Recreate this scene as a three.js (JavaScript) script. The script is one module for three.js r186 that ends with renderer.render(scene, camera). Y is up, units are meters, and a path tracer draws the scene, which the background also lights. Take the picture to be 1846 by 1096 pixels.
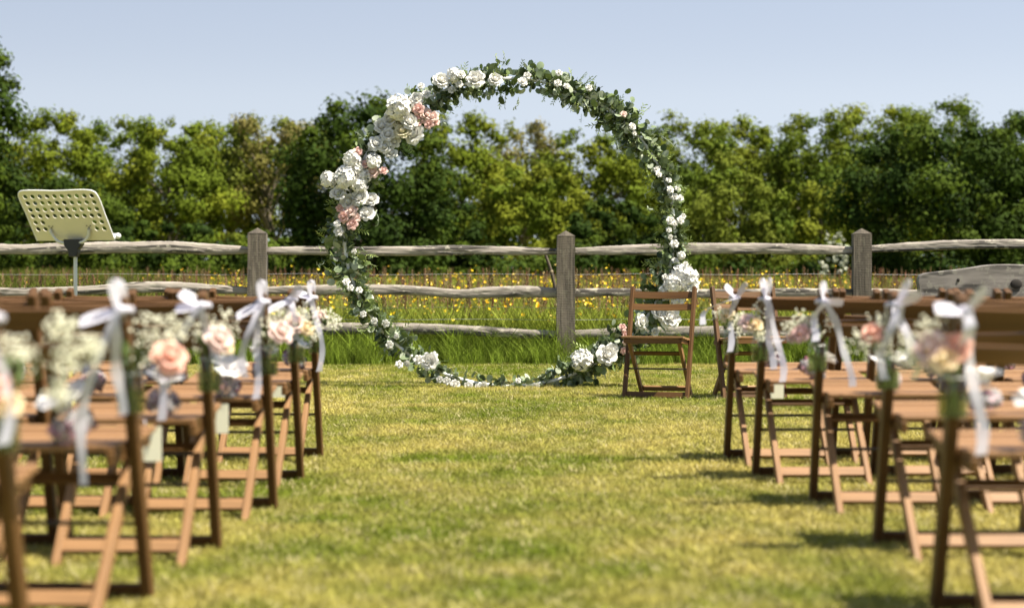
import * as THREE from 'three';
import { RoundedBoxGeometry } from 'three/addons/geometries/RoundedBoxGeometry.js';
import { mergeGeometries } from 'three/addons/utils/BufferGeometryUtils.js';

// ---------------------------------------------------------------- camera, sky, sun, exposure
const W = 1024, H = 607, EYE = 0.816, F = 3500, CX = 923, CY = 511;   // F, CX, CY: lens in pixels of the photograph
const scene = new THREE.Scene();
const camera = new THREE.PerspectiveCamera(2 * Math.atan(548 / F) * 180 / Math.PI, W / H, 0.1, 1500);
camera.position.set(0, EYE, 0);
camera.rotation.set(-Math.atan(37 / F), 0, 0);
camera.focus = 14.6; camera.userData.fStop = 2.4;
scene.add(camera);
const renderer = new THREE.WebGLRenderer({ antialias: true });
renderer.setSize(W, H);
renderer.toneMapping = THREE.LinearToneMapping;
renderer.toneMappingExposure = 2.6;
renderer.shadowMap.enabled = true;
{
  const w = 512, h = 256, d = new Float32Array(w * h * 4), sunV = new THREE.Vector3(0.48, 0.86, 0.19).normalize();
  const mix = (a, b, t) => a + (b - a) * t, lo = [0.375, 0.42, 0.468], mid = [0.33, 0.372, 0.437], hi = [0.10, 0.16, 0.29];
  for (let r = 0; r < h; r++) {
    const up = ((r + 0.5) / h - 0.5) * Math.PI, y = Math.max(0, Math.sin(up));
    for (let c = 0; c < w; c++) {
      const a = ((c + 0.5) / w - 0.5) * 2 * Math.PI, x = Math.cos(a) * Math.cos(up), z = Math.sin(a) * Math.cos(up);
      const s = x * sunV.x + Math.sin(up) * sunV.y + z * sunV.z, glow = 0.10 * Math.pow(Math.max(0, s), 6) + 0.05 * Math.max(0, s);
      const t1 = Math.min(1, y / 0.16), t2 = Math.min(1, Math.max(0, (y - 0.10) / 0.75)), side = 1 + 0.16 * x;
      for (let k = 0; k < 3; k++) d[(r * w + c) * 4 + k] = 0.74 * (mix(mix(lo[k], mid[k], t1), hi[k], Math.sqrt(t2) * 0.9) + glow) * side;
      d[(r * w + c) * 4 + 3] = 1;
    }
  }
  const t = new THREE.DataTexture(d, w, h, THREE.RGBAFormat, THREE.FloatType);
  t.mapping = THREE.EquirectangularReflectionMapping; t.magFilter = THREE.LinearFilter; t.minFilter = THREE.LinearFilter; t.needsUpdate = true;
  scene.background = t; scene.environment = t;
}
const sun = new THREE.DirectionalLight(new THREE.Color(1, 0.93, 0.80), 5.0);
sun.position.set(29, 52, 1.5); sun.target.position.set(0, 0, -10);
sun.castShadow = true; sun.shadow.mapSize.set(4096, 4096); sun.shadow.camera.left = -60; sun.shadow.camera.right = 60; sun.shadow.camera.top = 60; sun.shadow.camera.bottom = -60; sun.shadow.camera.far = 200; sun.shadow.radius = 1;
scene.add(sun, sun.target);

// ---------------------------------------------------------------- helpers
function rng(seed) { let a = seed >>> 0; return () => { a = (a + 0x6D2B79F5) | 0; let t = Math.imul(a ^ (a >>> 15), 1 | a); t = (t + Math.imul(t ^ (t >>> 7), 61 | t)) ^ t; return ((t ^ (t >>> 14)) >>> 0) / 4294967296; }; }
const R = rng(7), between = (a, b, r = R) => a + (b - a) * r(), gauss = (r = R) => (r() + r() + r() + r() - 2) * 1.0;
const V = (x, y, z) => new THREE.Vector3(x, y, z), lerp = THREE.MathUtils.lerp, clamp = THREE.MathUtils.clamp, sstep = (x, a, b) => { const t = clamp((x - a) / (b - a), 0, 1); return t * t * (3 - 2 * t); };
const hash = (x, y) => { let h = Math.imul(x | 0, 374761393) + Math.imul(y | 0, 668265263); h = Math.imul(h ^ (h >>> 13), 1274126177); return ((h ^ (h >>> 16)) >>> 0) / 4294967296; };
function noise(x, y, px = 0, py = 0) {
  const ix = Math.floor(x), iy = Math.floor(y), fx = x - ix, fy = y - iy, s = fx * fx * (3 - 2 * fx), t = fy * fy * (3 - 2 * fy);
  const m = (a, p) => p ? ((a % p) + p) % p : a;
  return lerp(lerp(hash(m(ix, px), m(iy, py)), hash(m(ix + 1, px), m(iy, py)), s), lerp(hash(m(ix, px), m(iy + 1, py)), hash(m(ix + 1, px), m(iy + 1, py)), s), t);
}
const fbm = (x, y, o = 4, px = 0, py = 0) => { let v = 0, a = 0.5, n = 0; for (let i = 0; i < o; i++) { v += a * noise(x + i * 17 * !px, y, px, py); n += a; a *= 0.5; x *= 2; y *= 2; px *= 2; py *= 2; } return v / n; };
const P = (px, py, d) => V((px - CX) / F * d, EYE + (CY - py) / F * d, -d);   // a sight line of the survey at the distance where the thing stands
const taken = new Map();
function numbered(n) { const k = taken.get(n) ?? 0; taken.set(n, k + 1); return k ? `${n}_${String(k).padStart(3, '0')}` : n; }
function tag(o, label, category, group, kind) { if (label) o.userData.label = label; if (category) o.userData.category = category; if (group) o.userData.group = group; if (kind) o.userData.kind = kind; return o; }
function shade(o) { o.castShadow = o.receiveShadow = true; return o; }
function part(parent, name, geo, mat, kind) { const m = shade(new THREE.Mesh(geo, mat)); m.name = name; if (kind) m.userData.kind = kind; parent.add(m); return m; }
function thing(name, pos, turn, label, category, group) { const g = new THREE.Group(); g.name = numbered(name); g.position.copy(pos); g.rotation.y = turn; tag(g, label, category, group); scene.add(g); return g; }
function tex(w, h, fn, srgb = false) {
  const d = new Uint8Array(w * h * 4);
  for (let y = 0; y < h; y++) for (let x = 0; x < w; x++) { const c = fn(x / w, y / h); for (let k = 0; k < 3; k++) d[(y * w + x) * 4 + k] = clamp(c[k], 0, 1) * 255; d[(y * w + x) * 4 + 3] = 255; }
  const t = new THREE.DataTexture(d, w, h); t.wrapS = t.wrapT = THREE.RepeatWrapping; t.magFilter = THREE.LinearFilter; t.minFilter = THREE.LinearMipmapLinearFilter; t.generateMipmaps = true; if (srgb) t.colorSpace = THREE.SRGBColorSpace; t.needsUpdate = true; return t;
}
const lin2s = (c) => c.map((x) => x <= 0.0031308 ? x * 12.92 : 1.055 * Math.pow(x, 1 / 2.4) - 0.055);
const rgb = (r, g, b) => new THREE.Color().setRGB(r, g, b);
const std = (c, o = {}) => new THREE.MeshStandardMaterial({ color: rgb(...c), roughness: 0.7, side: THREE.DoubleSide, ...o });
const phy = (c, o = {}) => new THREE.MeshPhysicalMaterial({ color: rgb(...c), roughness: 0.7, side: THREE.DoubleSide, ...o });
// a bar from a to b, w across (towards "side"), t thick, with softened edges and grain along its length
function bar(a, b, w, t, side = V(1, 0, 0), rad = 0.003, off = 0) {
  const dir = b.clone().sub(a), L = dir.length(); dir.normalize();
  const g = rad ? new RoundedBoxGeometry(w, L, t, 1, Math.min(rad, w / 3, t / 3)) : new THREE.BoxGeometry(w, L, t);
  const p = g.attributes.position, n = g.attributes.normal, uv = g.attributes.uv;
  for (let i = 0; i < p.count; i++) uv.setXY(i, p.getY(i) + off * 1.7, (Math.abs(n.getX(i)) > 0.7 ? p.getZ(i) : p.getX(i)) + off);
  const x = side.clone().sub(dir.clone().multiplyScalar(side.dot(dir))).normalize(), z = x.clone().cross(dir);
  g.applyMatrix4(new THREE.Matrix4().makeBasis(x, dir, z).setPosition(a.clone().add(b).multiplyScalar(0.5)));
  return g;
}
function tube(points, r, seg = 12, rs = 6, closed = false) { return new THREE.TubeGeometry(new THREE.CatmullRomCurve3(points, closed), seg, r, rs, closed); }
function strip(points, widths, across) {   // a ribbon along points; across(i) gives its width direction
  const pos = [], uv = [], idx = [];
  points.forEach((p, i) => { const a = across(i).clone().normalize().multiplyScalar(widths(i) / 2); pos.push(...p.clone().sub(a).toArray(), ...p.clone().add(a).toArray()); uv.push(0, i, 1, i); if (i) { const k = i * 2; idx.push(k - 2, k - 1, k, k - 1, k + 1, k); } });
  const g = new THREE.BufferGeometry(); g.setAttribute('position', new THREE.Float32BufferAttribute(pos, 3)); g.setAttribute('uv', new THREE.Float32BufferAttribute(uv, 2)); g.setIndex(idx); g.computeVertexNormals(); return g;
}
function instances(name, geo, mat, list, parent = scene) {   // list: [matrix, color?]
  const m = shade(new THREE.InstancedMesh(geo, mat, list.length)); m.name = name; m.userData.kind = 'stuff';
  list.forEach(([mx, c], i) => { m.setMatrixAt(i, mx); if (c) m.setColorAt(i, c); });
  parent.add(m); return m;
}
const Q = new THREE.Quaternion(), E = new THREE.Euler();
const mat4 = (p, rx, ry, rz, sx, sy = sx, sz = sx) => new THREE.Matrix4().compose(p, Q.setFromEuler(E.set(rx, ry, rz)).clone(), V(sx, sy, sz));
const ordinals = ['first', 'second', 'third', 'fourth', 'fifth', 'sixth'];

// ---------------------------------------------------------------- materials
const grain = tex(256, 256, (u, v) => { const a = fbm(u * 3, v * 48, 3, 3, 48), b = fbm(u * 2 + 3, v * 10, 2, 2, 10), k = 0.62 + 0.45 * a + 0.25 * (b - 0.5); return lin2s([k, k * 0.97, k * 0.93]); }, true);
grain.repeat.set(2.2, 5); grain.updateMatrix();
const grainBump = tex(256, 256, (u, v) => { const a = fbm(u * 3, v * 60, 3, 3, 60); return [a, a, a]; }); grainBump.repeat.set(2.2, 5);
const teak = [];  // one wood: shade painted into post and backrest tones, sunlight into leg tones
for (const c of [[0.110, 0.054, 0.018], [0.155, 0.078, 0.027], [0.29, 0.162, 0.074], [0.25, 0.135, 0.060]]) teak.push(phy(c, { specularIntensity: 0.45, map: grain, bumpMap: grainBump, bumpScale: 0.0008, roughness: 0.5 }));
const oakMap = tex(512, 512, (u, v) => {
  const g = fbm(u * 5, v * 30, 4, 5, 30), crack = sstep(fbm(u * 3, v * 16, 3, 3, 16), 0.30, 0.46), l = fbm(u * 24, v * 24, 3, 24, 24), lich = sstep(l, 0.60, 0.72);
  const k = (0.30 + 1.05 * g) * (0.30 + 0.70 * crack); return lin2s([lerp(0.31 * k, 0.37, lich * 0.6), lerp(0.275 * k, 0.345, lich * 0.6), lerp(0.24 * k, 0.28, lich * 0.6)]);
}, true);
const oakBump = tex(512, 512, (u, v) => { const g = fbm(u * 5, v * 30, 4, 5, 30), crack = sstep(fbm(u * 3, v * 16, 3, 3, 16), 0.30, 0.46), k = 0.5 * g + 0.5 * crack; return [k, k, k]; });
const oakGrey = std([1.0, 0.98, 0.95], { map: oakMap, bumpMap: oakBump, bumpScale: 0.012, roughness: 0.9 });
const postMap = tex(512, 512, (u, v) => {
  const g = fbm(u * 26, v * 4, 4, 26, 4), saw = 0.5 + 0.5 * Math.sin(v * 2 * Math.PI * 46 + 3 * fbm(u * 8, v * 3, 2, 8, 3)), s2 = fbm(u * 20, v * 46, 2, 20, 46), k = 0.35 + 0.85 * g - 0.16 * saw * s2;
  const l = sstep(fbm(u * 22, v * 22, 3, 22, 22), 0.62, 0.72); return lin2s([lerp(0.20 * k, 0.27, l * 0.3), lerp(0.17 * k, 0.25, l * 0.3), lerp(0.135 * k, 0.19, l * 0.3)]);
}, true);
const postBump = tex(512, 512, (u, v) => { const g = fbm(u * 26, v * 4, 4, 26, 4), saw = 0.5 + 0.5 * Math.sin(v * 2 * Math.PI * 46 + 3 * fbm(u * 8, v * 3, 2, 8, 3)); const k = 0.78 * g + 0.22 * saw * fbm(u * 20, v * 46, 2, 20, 46); return [k, k, k]; });
const postWood = std([0.72, 0.70, 0.66], { map: postMap, bumpMap: postBump, bumpScale: 0.006, roughness: 0.92 });
const steel = std([0.42, 0.42, 0.40], { metalness: 0.6, roughness: 0.5 });
const whitePaint = std([0.78, 0.77, 0.74], { roughness: 0.35 });
const blackPlastic = std([0.012, 0.012, 0.012], { roughness: 0.5 });
const satin = phy([0.72, 0.70, 0.77], { roughness: 0.4, sheen: 0.3, sheenColor: rgb(0.8, 0.8, 0.9), transmission: 0.4, thickness: 0, specularIntensity: 0.6 });
const petalWhite = phy([0.74, 0.725, 0.68], { roughness: 0.75, transmission: 0.22, thickness: 0, specularIntensity: 0.3 });
const petalCream = phy([0.68, 0.63, 0.44], { roughness: 0.75, transmission: 0.3, thickness: 0, specularIntensity: 0.3 });
const petalPink = phy([0.74, 0.5, 0.45], { roughness: 0.75, transmission: 0.3, thickness: 0, specularIntensity: 0.3 });
const petalBlush = phy([0.78, 0.6, 0.54], { roughness: 0.75, transmission: 0.3, thickness: 0, specularIntensity: 0.3 });
const petalPeach = phy([0.8, 0.47, 0.37], { roughness: 0.75, transmission: 0.3, thickness: 0, specularIntensity: 0.3 });
const petalLemon = phy([0.8, 0.66, 0.42], { roughness: 0.75, transmission: 0.3, thickness: 0, specularIntensity: 0.3 });
const leafM = phy([1, 1, 1], { roughness: 0.55, transmission: 0.25, thickness: 0, specularIntensity: 0.6 });
const foliageM = phy([1, 1, 1], { roughness: 0.7, transmission: 0.3, thickness: 0, specularIntensity: 0.08, vertexColors: true });
const grassM = phy([1, 1, 1], { roughness: 0.8, transmission: 0.3, thickness: 0, specularIntensity: 0.15 });
const barkM = std([0.42, 0.38, 0.28], { map: oakMap, roughness: 0.95 });
const glass = phy([0.93, 0.97, 0.94], { roughness: 0.03, transmission: 1, thickness: 0, ior: 1.5 });

// ---------------------------------------------------------------- ground: mown lawn, and the meadow that climbs gently beyond the fence
const FENCE = 19.6;
const rise = (x, d) => d < 20 ? 0 : 0.0125 * Math.min(d - 20, 70) * sstep(d, 20, 26) + 0.05 * (noise(x * 0.13, d * 0.11) - 0.5) * sstep(d, 21, 30);
const dry = (x, z) => clamp(0.58 + 2.0 * (fbm(x * 0.55 + 40, z * 0.4 + 9, 3) - 0.5) + 1.5 * (fbm(x * 3.1, z * 2.6, 3) - 0.5), 0, 1);
{
  const lawnMap = tex(1024, 1024, (u, v) => { const a = fbm(u * 40, v * 40, 4, 40, 40), b = fbm(u * 160, v * 160, 2, 160, 160), c = fbm(u * 6, v * 6, 3, 6, 6), s = clamp(0.25 + 1.1 * (a - 0.5) + 0.8 * (b - 0.5) + 1.0 * (c - 0.4), 0, 1); return lin2s([lerp(0.09, 0.33, s), lerp(0.115, 0.295, s), lerp(0.012, 0.09, s)]); }, true);
  const lawnBump = tex(512, 512, (u, v) => { const b = fbm(u * 120, v * 120, 3, 120, 120); return [b, b, b]; });
  lawnMap.repeat.set(1 / 7, 1 / 7); lawnBump.repeat.set(1 / 3, 1 / 3);
  const pos = [], uv = [], idx = [], xs = [], ds = [];
  for (let i = 0; i <= 60; i++) { const t = i / 30 - 1; xs.push(Math.sign(t) * (Math.abs(t) < 0.7 ? Math.abs(t) * 45 : 31.5 + Math.pow((Math.abs(t) - 0.7) / 0.3, 2) * 900)); }
  for (let i = 0; i <= 90; i++) { const t = i / 90; ds.push(t < 0.75 ? -30 + t / 0.75 * 125 : 95 + Math.pow((t - 0.75) / 0.25, 2) * 1000); }
  for (const d of ds) for (const x of xs) { pos.push(x, rise(x, d), -d); uv.push(x, d); }
  for (let j = 0; j < ds.length - 1; j++) for (let i = 0; i < xs.length - 1; i++) { const k = j * xs.length + i, n = xs.length; idx.push(k, k + 1, k + n, k + 1, k + n + 1, k + n); }
  const g = new THREE.BufferGeometry(); g.setAttribute('position', new THREE.Float32BufferAttribute(pos, 3)); g.setAttribute('uv', new THREE.Float32BufferAttribute(uv, 2)); g.setIndex(idx); g.computeVertexNormals();
  const ground = shade(new THREE.Mesh(g, std([1, 1, 1], { map: lawnMap, bumpMap: lawnBump, bumpScale: 0.015, roughness: 0.95 })));
  ground.name = 'lawn_ground'; tag(ground, 'mown yellow green lawn running on into the meadow behind the fence', null, null, 'structure'); scene.add(ground);
}
function tuft(n, height, width, lean, spread, seed) {   // blades of grass, each a bent tapering strip
  const r = rng(seed), gs = [];
  for (let i = 0; i < n; i++) {
    const a = r() * 6.283, rr = spread * Math.sqrt(r()), h = height * (0.55 + 0.45 * r()), l = lean * (0.3 + r()) * h, w = width * (0.7 + 0.6 * r()), b = r() * 6.283, pts = [0, 0.5, 1].map((t) => V(Math.cos(a) * rr + Math.cos(b) * l * t * t, h * t * (1 - 0.15 * t * lean), Math.sin(a) * rr + Math.sin(b) * l * t * t));
    const f = r() * 3.14, ac = V(Math.cos(f), 0, Math.sin(f)); gs.push(strip(pts, (k) => w * [1, 0.85, 0.12][k], () => ac));
  }
  return mergeGeometries(gs);
}
{
  const lists = [[], [], []], r = rng(21);
  const place = (n, d0, d1, margin) => {
    for (let i = 0; i < n; i++) {
      const d = Math.sqrt(lerp(d0 * d0, d1 * d1, r())), half = 0.264 * d + margin, x = (r() * 2 - 1) * half, s = dry(x, -d), q = r();
      const c = rgb(lerp(0.155, 0.44, s) * (0.5 + q), lerp(0.195, 0.375, s) * (0.5 + q), lerp(0.016, 0.105, s) * (0.5 + q));
      if (r() < 0.10) c.setRGB(0.6, 0.52, 0.27);
      lists[i % 3].push([mat4(V(x, -0.004, -d), (r() - 0.5) * 0.5, r() * 6.28, (r() - 0.5) * 0.5, between(0.75, 1.3, r)), c]);
    }
  };
  place(70000, 4.2, 8, 0.5); place(80000, 8, 13, 0.5); place(70000, 13, 19.6, 0.6);
  lists.forEach((l, i) => tag(instances(i ? `lawn_grass_00${i}` : 'lawn_grass', tuft(8, 0.036, 0.0042, 0.75, 0.022, 31 + i), grassM, l), 'short mown yellow green grass of the aisle and lawn', null, null, 'stuff'));
}
{
  const r = rng(55), strip1 = [], meadow = [[], []], stalk = [], cups = [];
  // uncut strip under the rails
  for (let i = 0; i < 4200; i++) {
    const x = between(-6.4, 7, r), e = Math.pow(r(), 1.3), d = 19.02 + e * 1.3 + 0.5 * noise(x * 2.2, 3) * noise(x * 7, 8), hgt = between(0.2, 0.52, r) * lerp(0.55, 1, sstep(e, 0, 0.25)), q = 0.45 + 1.1 * r();
    strip1.push([mat4(V(x, 0, -d), 0, r() * 6.28, 0, hgt), rgb(0.165 * q, 0.225 * q, 0.024 * q)]);
  }
  for (let i = 0; i < 30000; i++) {
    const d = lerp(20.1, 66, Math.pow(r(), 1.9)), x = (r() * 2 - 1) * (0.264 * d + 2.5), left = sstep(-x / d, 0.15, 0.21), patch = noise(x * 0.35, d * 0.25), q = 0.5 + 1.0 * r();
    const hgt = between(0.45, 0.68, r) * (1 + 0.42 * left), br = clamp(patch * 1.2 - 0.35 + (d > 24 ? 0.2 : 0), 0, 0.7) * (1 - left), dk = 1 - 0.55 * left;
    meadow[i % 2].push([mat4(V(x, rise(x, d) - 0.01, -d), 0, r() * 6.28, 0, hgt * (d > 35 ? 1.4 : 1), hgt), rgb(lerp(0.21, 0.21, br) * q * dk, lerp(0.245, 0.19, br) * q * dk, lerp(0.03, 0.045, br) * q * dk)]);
  }
  for (let i = 0; i < 2800; i++) {
    const d = lerp(20.4, 50, Math.pow(r(), 1.5)), x = (r() * 2 - 1) * (0.264 * d + 2), q = 0.7 + 0.6 * r(), red = r();
    stalk.push([mat4(V(x, rise(x, d), -d), (r() - 0.5) * 0.3, r() * 6.28, (r() - 0.5) * 0.3, between(0.6, 0.95, r)), rgb(lerp(0.22, 0.20, red) * q, lerp(0.17, 0.085, red) * q, lerp(0.08, 0.05, red) * q)]);
  }
  let tries = 0;
  while (cups.length < 2000 && tries++ < 60000) {
    const d = lerp(20.3, 52, Math.pow(r(), 1.25)), x = (r() * 2 - 1) * (0.264 * d + 2), px = CX + x / d * F;
    let p = px < 200 ? 0.05 : px < 380 ? 0.22 : px < 1560 ? 1 : px < 1640 ? 0.35 : 0.12; p *= sstep(fbm(x * 0.5, d * 0.4, 2), 0.28, 0.6) + 0.12;
    if (r() > p) continue;
    cups.push([mat4(V(x, rise(x, d), -d), (r() - 0.5) * 0.25, r() * 6.28, (r() - 0.5) * 0.25, 1, between(0.38, 0.76, r) * (r() < 0.1 ? 1.25 : 1), 1), rgb(1, lerp(0.85, 1.1, r()), 1)]);
  }
  tag(instances('long_grass', tuft(14, 1, 0.016, 0.55, 0.16, 3), grassM, strip1), 'uncut green grass growing round the foot of the fence', null, null, 'stuff');
  meadow.forEach((l, i) => tag(instances(i ? 'meadow_grass_001' : 'meadow_grass', tuft(11, 1, 0.026, 0.55, 0.24, 5 + i), grassM, l), 'tall meadow grass behind the fence', null, null, 'stuff'));
  const st = [strip([V(0, 0, 0), V(0.01, 0.5, 0), V(0.03, 0.95, 0)], () => 0.006, () => V(0, 0, 1))];
  for (let k = 0; k < 9; k++) { const s = new THREE.TetrahedronGeometry(0.016); s.scale(0.8, 1.5, 0.8); s.deleteAttribute('uv'); s.setAttribute('uv', new THREE.Float32BufferAttribute(new Float32Array(s.attributes.position.count * 2), 2)); s.translate(0.03 + (R() - 0.5) * 0.03, 0.72 + k * 0.032, (R() - 0.5) * 0.03); st.push(s); }
  tag(instances('seed_head', mergeGeometries(st.map((g) => g.index ? g.toNonIndexed() : g)), grassM, stalk), 'reddish brown seed heads standing over the meadow grass', null, null, 'stuff');
  const cup = [];
  for (let k = 0; k < 5; k++) { const a = k * 1.2566, rr = 0.019; cup.push(strip([V(0, 0, 0), V(Math.cos(a) * rr * 0.7, 0.006, Math.sin(a) * rr * 0.7), V(Math.cos(a) * rr * 1.1, 0.017, Math.sin(a) * rr * 1.1)], (i) => [0.006, 0.022, 0.016][i], () => V(-Math.sin(a), 0, Math.cos(a)))); }
  const cupG = mergeGeometries(cup); cupG.rotateX(0.35);
  const heads = cups.map(([m, c]) => { const p = V(0, 1, 0).applyMatrix4(m); return [mat4(p, (r() - 0.5) * 0.9 + 0.2, r() * 6.28, (r() - 0.5) * 0.9, between(0.65, 1.15, r)), c]; });
  const cupM = phy([0.86, 0.62, 0.015], { roughness: 0.35, transmission: 0.25, thickness: 0 });
  tag(instances('buttercup_flowers', cupG, cupM, heads), 'yellow buttercups scattered through the meadow behind the fence', null, null, 'stuff');
}

// ---------------------------------------------------------------- trees beyond the meadow
// A crown is many small sprays of leaf set round clumps at the ends of the limbs.
const KIND = {
  maple: { col: [[0.122, 0.152, 0.011], [0.10, 0.136, 0.011], [0.145, 0.165, 0.013]], fill: 1 },
  ash: { col: [[0.095, 0.128, 0.011], [0.07, 0.105, 0.010], [0.12, 0.145, 0.016]], fill: 0.85 },
  oak: { col: [[0.032, 0.056, 0.006], [0.022, 0.042, 0.005], [0.054, 0.082, 0.007]], fill: 1.25 },
  thin: { col: [[0.165, 0.15, 0.035], [0.12, 0.14, 0.022], [0.19, 0.165, 0.05]], fill: 0.45 },
  may: { col: [[0.55, 0.56, 0.45], [0.10, 0.13, 0.03], [0.45, 0.47, 0.36]], fill: 1.1 },
};
function leafCloud(clumps, n, size, cols, r, flat = 0.75) {
  const tot = clumps.reduce((s, c) => s + c.r * c.r, 0), pos = new Float32Array(n * 12), nor = new Float32Array(n * 12), col = new Float32Array(n * 12), idx = new Uint32Array(n * 6);
  let k = 0, ci = 0, left = 0, tone = 1, base = cols[0];
  const nrm = V(), tx = V(), ty = V(), c = V(), up = V(0.3, 0.8, 0.25);
  for (k = 0; k < n; k++) {
    while (left <= 0 && ci < clumps.length) { left = Math.ceil(n * clumps[ci].r * clumps[ci].r / tot); base = cols[Math.floor(r() * cols.length)]; tone = 0.86 + 0.28 * r(); ci++; }
    left--; const cl = clumps[Math.min(ci, clumps.length) - 1];
    nrm.set(gauss(r), gauss(r), gauss(r)).normalize(); const rr = cl.r * Math.pow(r(), 0.45) * (1 + 0.36 * gauss(r));
    c.set(cl.x + nrm.x * rr, cl.y + nrm.y * rr * cl.sq, cl.z + nrm.z * rr);
    nrm.multiplyScalar(flat).add(tx.set(gauss(r), gauss(r), gauss(r)).multiplyScalar(0.42)).addScaledVector(up, 0.35).normalize();
    tx.set(gauss(r), gauss(r), gauss(r)).cross(nrm).normalize(); ty.crossVectors(nrm, tx);
    const s = size * (0.6 + 0.8 * r()), w = s * (0.45 + 0.35 * r()), b = k * 12, q = tone * (0.82 + 0.36 * r());
    const pts = [[-s, 0], [0.1 * s, -w], [s, 0.1 * w], [-0.15 * s, w]];
    for (let i = 0; i < 4; i++) { const [u, v] = pts[i], bend = 0.15 * s * (i % 2 ? 1 : -1); pos[b + i * 3] = c.x + tx.x * u + ty.x * v + nrm.x * bend; pos[b + i * 3 + 1] = c.y + tx.y * u + ty.y * v + nrm.y * bend; pos[b + i * 3 + 2] = c.z + tx.z * u + ty.z * v + nrm.z * bend; nor[b + i * 3] = nrm.x; nor[b + i * 3 + 1] = nrm.y; nor[b + i * 3 + 2] = nrm.z; for (let j = 0; j < 3; j++) col[b + i * 3 + j] = base[j] * q; }
    idx.set([k * 4, k * 4 + 1, k * 4 + 2, k * 4, k * 4 + 2, k * 4 + 3], k * 6);
  }
  const g = new THREE.BufferGeometry(); g.setAttribute('position', new THREE.BufferAttribute(pos, 3)); g.setAttribute('normal', new THREE.BufferAttribute(nor, 3)); g.setAttribute('color', new THREE.BufferAttribute(col, 3)); g.setIndex(new THREE.BufferAttribute(idx, 1)); return g;
}
function taper(pts, r0, r1, seg = 8, rs = 7) {   // a limb
  const cv = new THREE.CatmullRomCurve3(pts), g = new THREE.TubeGeometry(cv, seg, 1, rs), p = g.attributes.position, c = V();
  for (let i = 0; i <= seg; i++) { cv.getPointAt(i / seg, c); const k = lerp(r0, r1, i / seg); for (let j = 0; j <= rs; j++) { const at = i * (rs + 1) + j; p.setXYZ(at, c.x + (p.getX(at) - c.x) * k, c.y + (p.getY(at) - c.y) * k, c.z + (p.getZ(at) - c.z) * k); } }
  return g;
}
let treeSeed = 100;
function tree(name, label, px, topY, wpx, d, kind, opt = {}) {
  const r = rng(treeSeed++), K = KIND[kind], x = (px - CX) / F * d, gy = rise(x, d), h = EYE + (CY - topY) / F * d - gy, w = wpx / F * d * (opt.cat ? 1.1 : 1.25), low = opt.low ?? 0.22, cy0 = h * low;
  const t = thing(name, V(x, gy - 0.05, -d), 0, label, opt.cat ?? 'tree', opt.group);
  const clumps = [], n = opt.clumps ?? Math.round(62 * Math.sqrt(K.fill) * Math.sqrt(w * h) / 6);
  const limbs = [], trunkTop = V((r() - 0.5) * w * 0.15, h * 0.55, (r() - 0.5) * 0.6), fork = V((r() - 0.5) * 0.3, h * 0.22, 0);
  for (let i = 0; i < n; i++) {
    const v = Math.pow((i + 0.5) / n, 0.85), prof = Math.sqrt(Math.max(0.03, 1 - Math.pow(Math.abs(v - (opt.wide ?? 0.42)) / (v > (opt.wide ?? 0.42) ? 1 - (opt.wide ?? 0.42) + 0.06 : (opt.wide ?? 0.42) + 0.12), 2)));
    const a = i * 2.39996 + r() * 0.6, rad = (w / 2) * prof * (0.45 + 0.5 * Math.sqrt(r())), cr = (opt.cr ?? 0.125) * (w + h) * 0.5 * (0.6 + 0.7 * r()) * (v > 0.8 ? 0.7 : 1);
    const c = { x: Math.cos(a) * rad, y: Math.min(h - cr * 0.6, lerp(cy0 + cr * 0.3, h - cr * 0.6, v)) + (r() - 0.5) * cr * 0.6, z: Math.sin(a) * rad * 0.8, r: cr, sq: 0.62 + 0.25 * r() };
    clumps.push(c);
    if (i % 2 === 0) { const from = v < 0.45 ? fork : trunkTop.clone().lerp(fork, 0.5 * r()), to = V(c.x, c.y, c.z); limbs.push(taper([from, from.clone().lerp(to, 0.5).add(V(0, (0.04 + 0.05 * r()) * h, 0)), to], 0.012 * h * (0.6 + 0.4 * r()), 0.004 * h, 6, 5)); }
  }
  const area = w * h, lv = Math.round(area * (opt.dens ?? 330) * 1.6 * K.fill);
  part(t, 'crown', leafCloud(clumps, lv, opt.leaf ?? 0.084, K.col, r), foliageM);
  if (low > 0.02) {
    part(t, 'trunk', taper([V(0, 0, 0), fork, V(trunkTop.x * 0.6, h * 0.4, 0), trunkTop], 0.026 * h, 0.010 * h, 10, 9), barkM);
    limbs.slice(0, 18).forEach((g) => part(t, 'limb', g, barkM));
  }
  return t;
}
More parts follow.
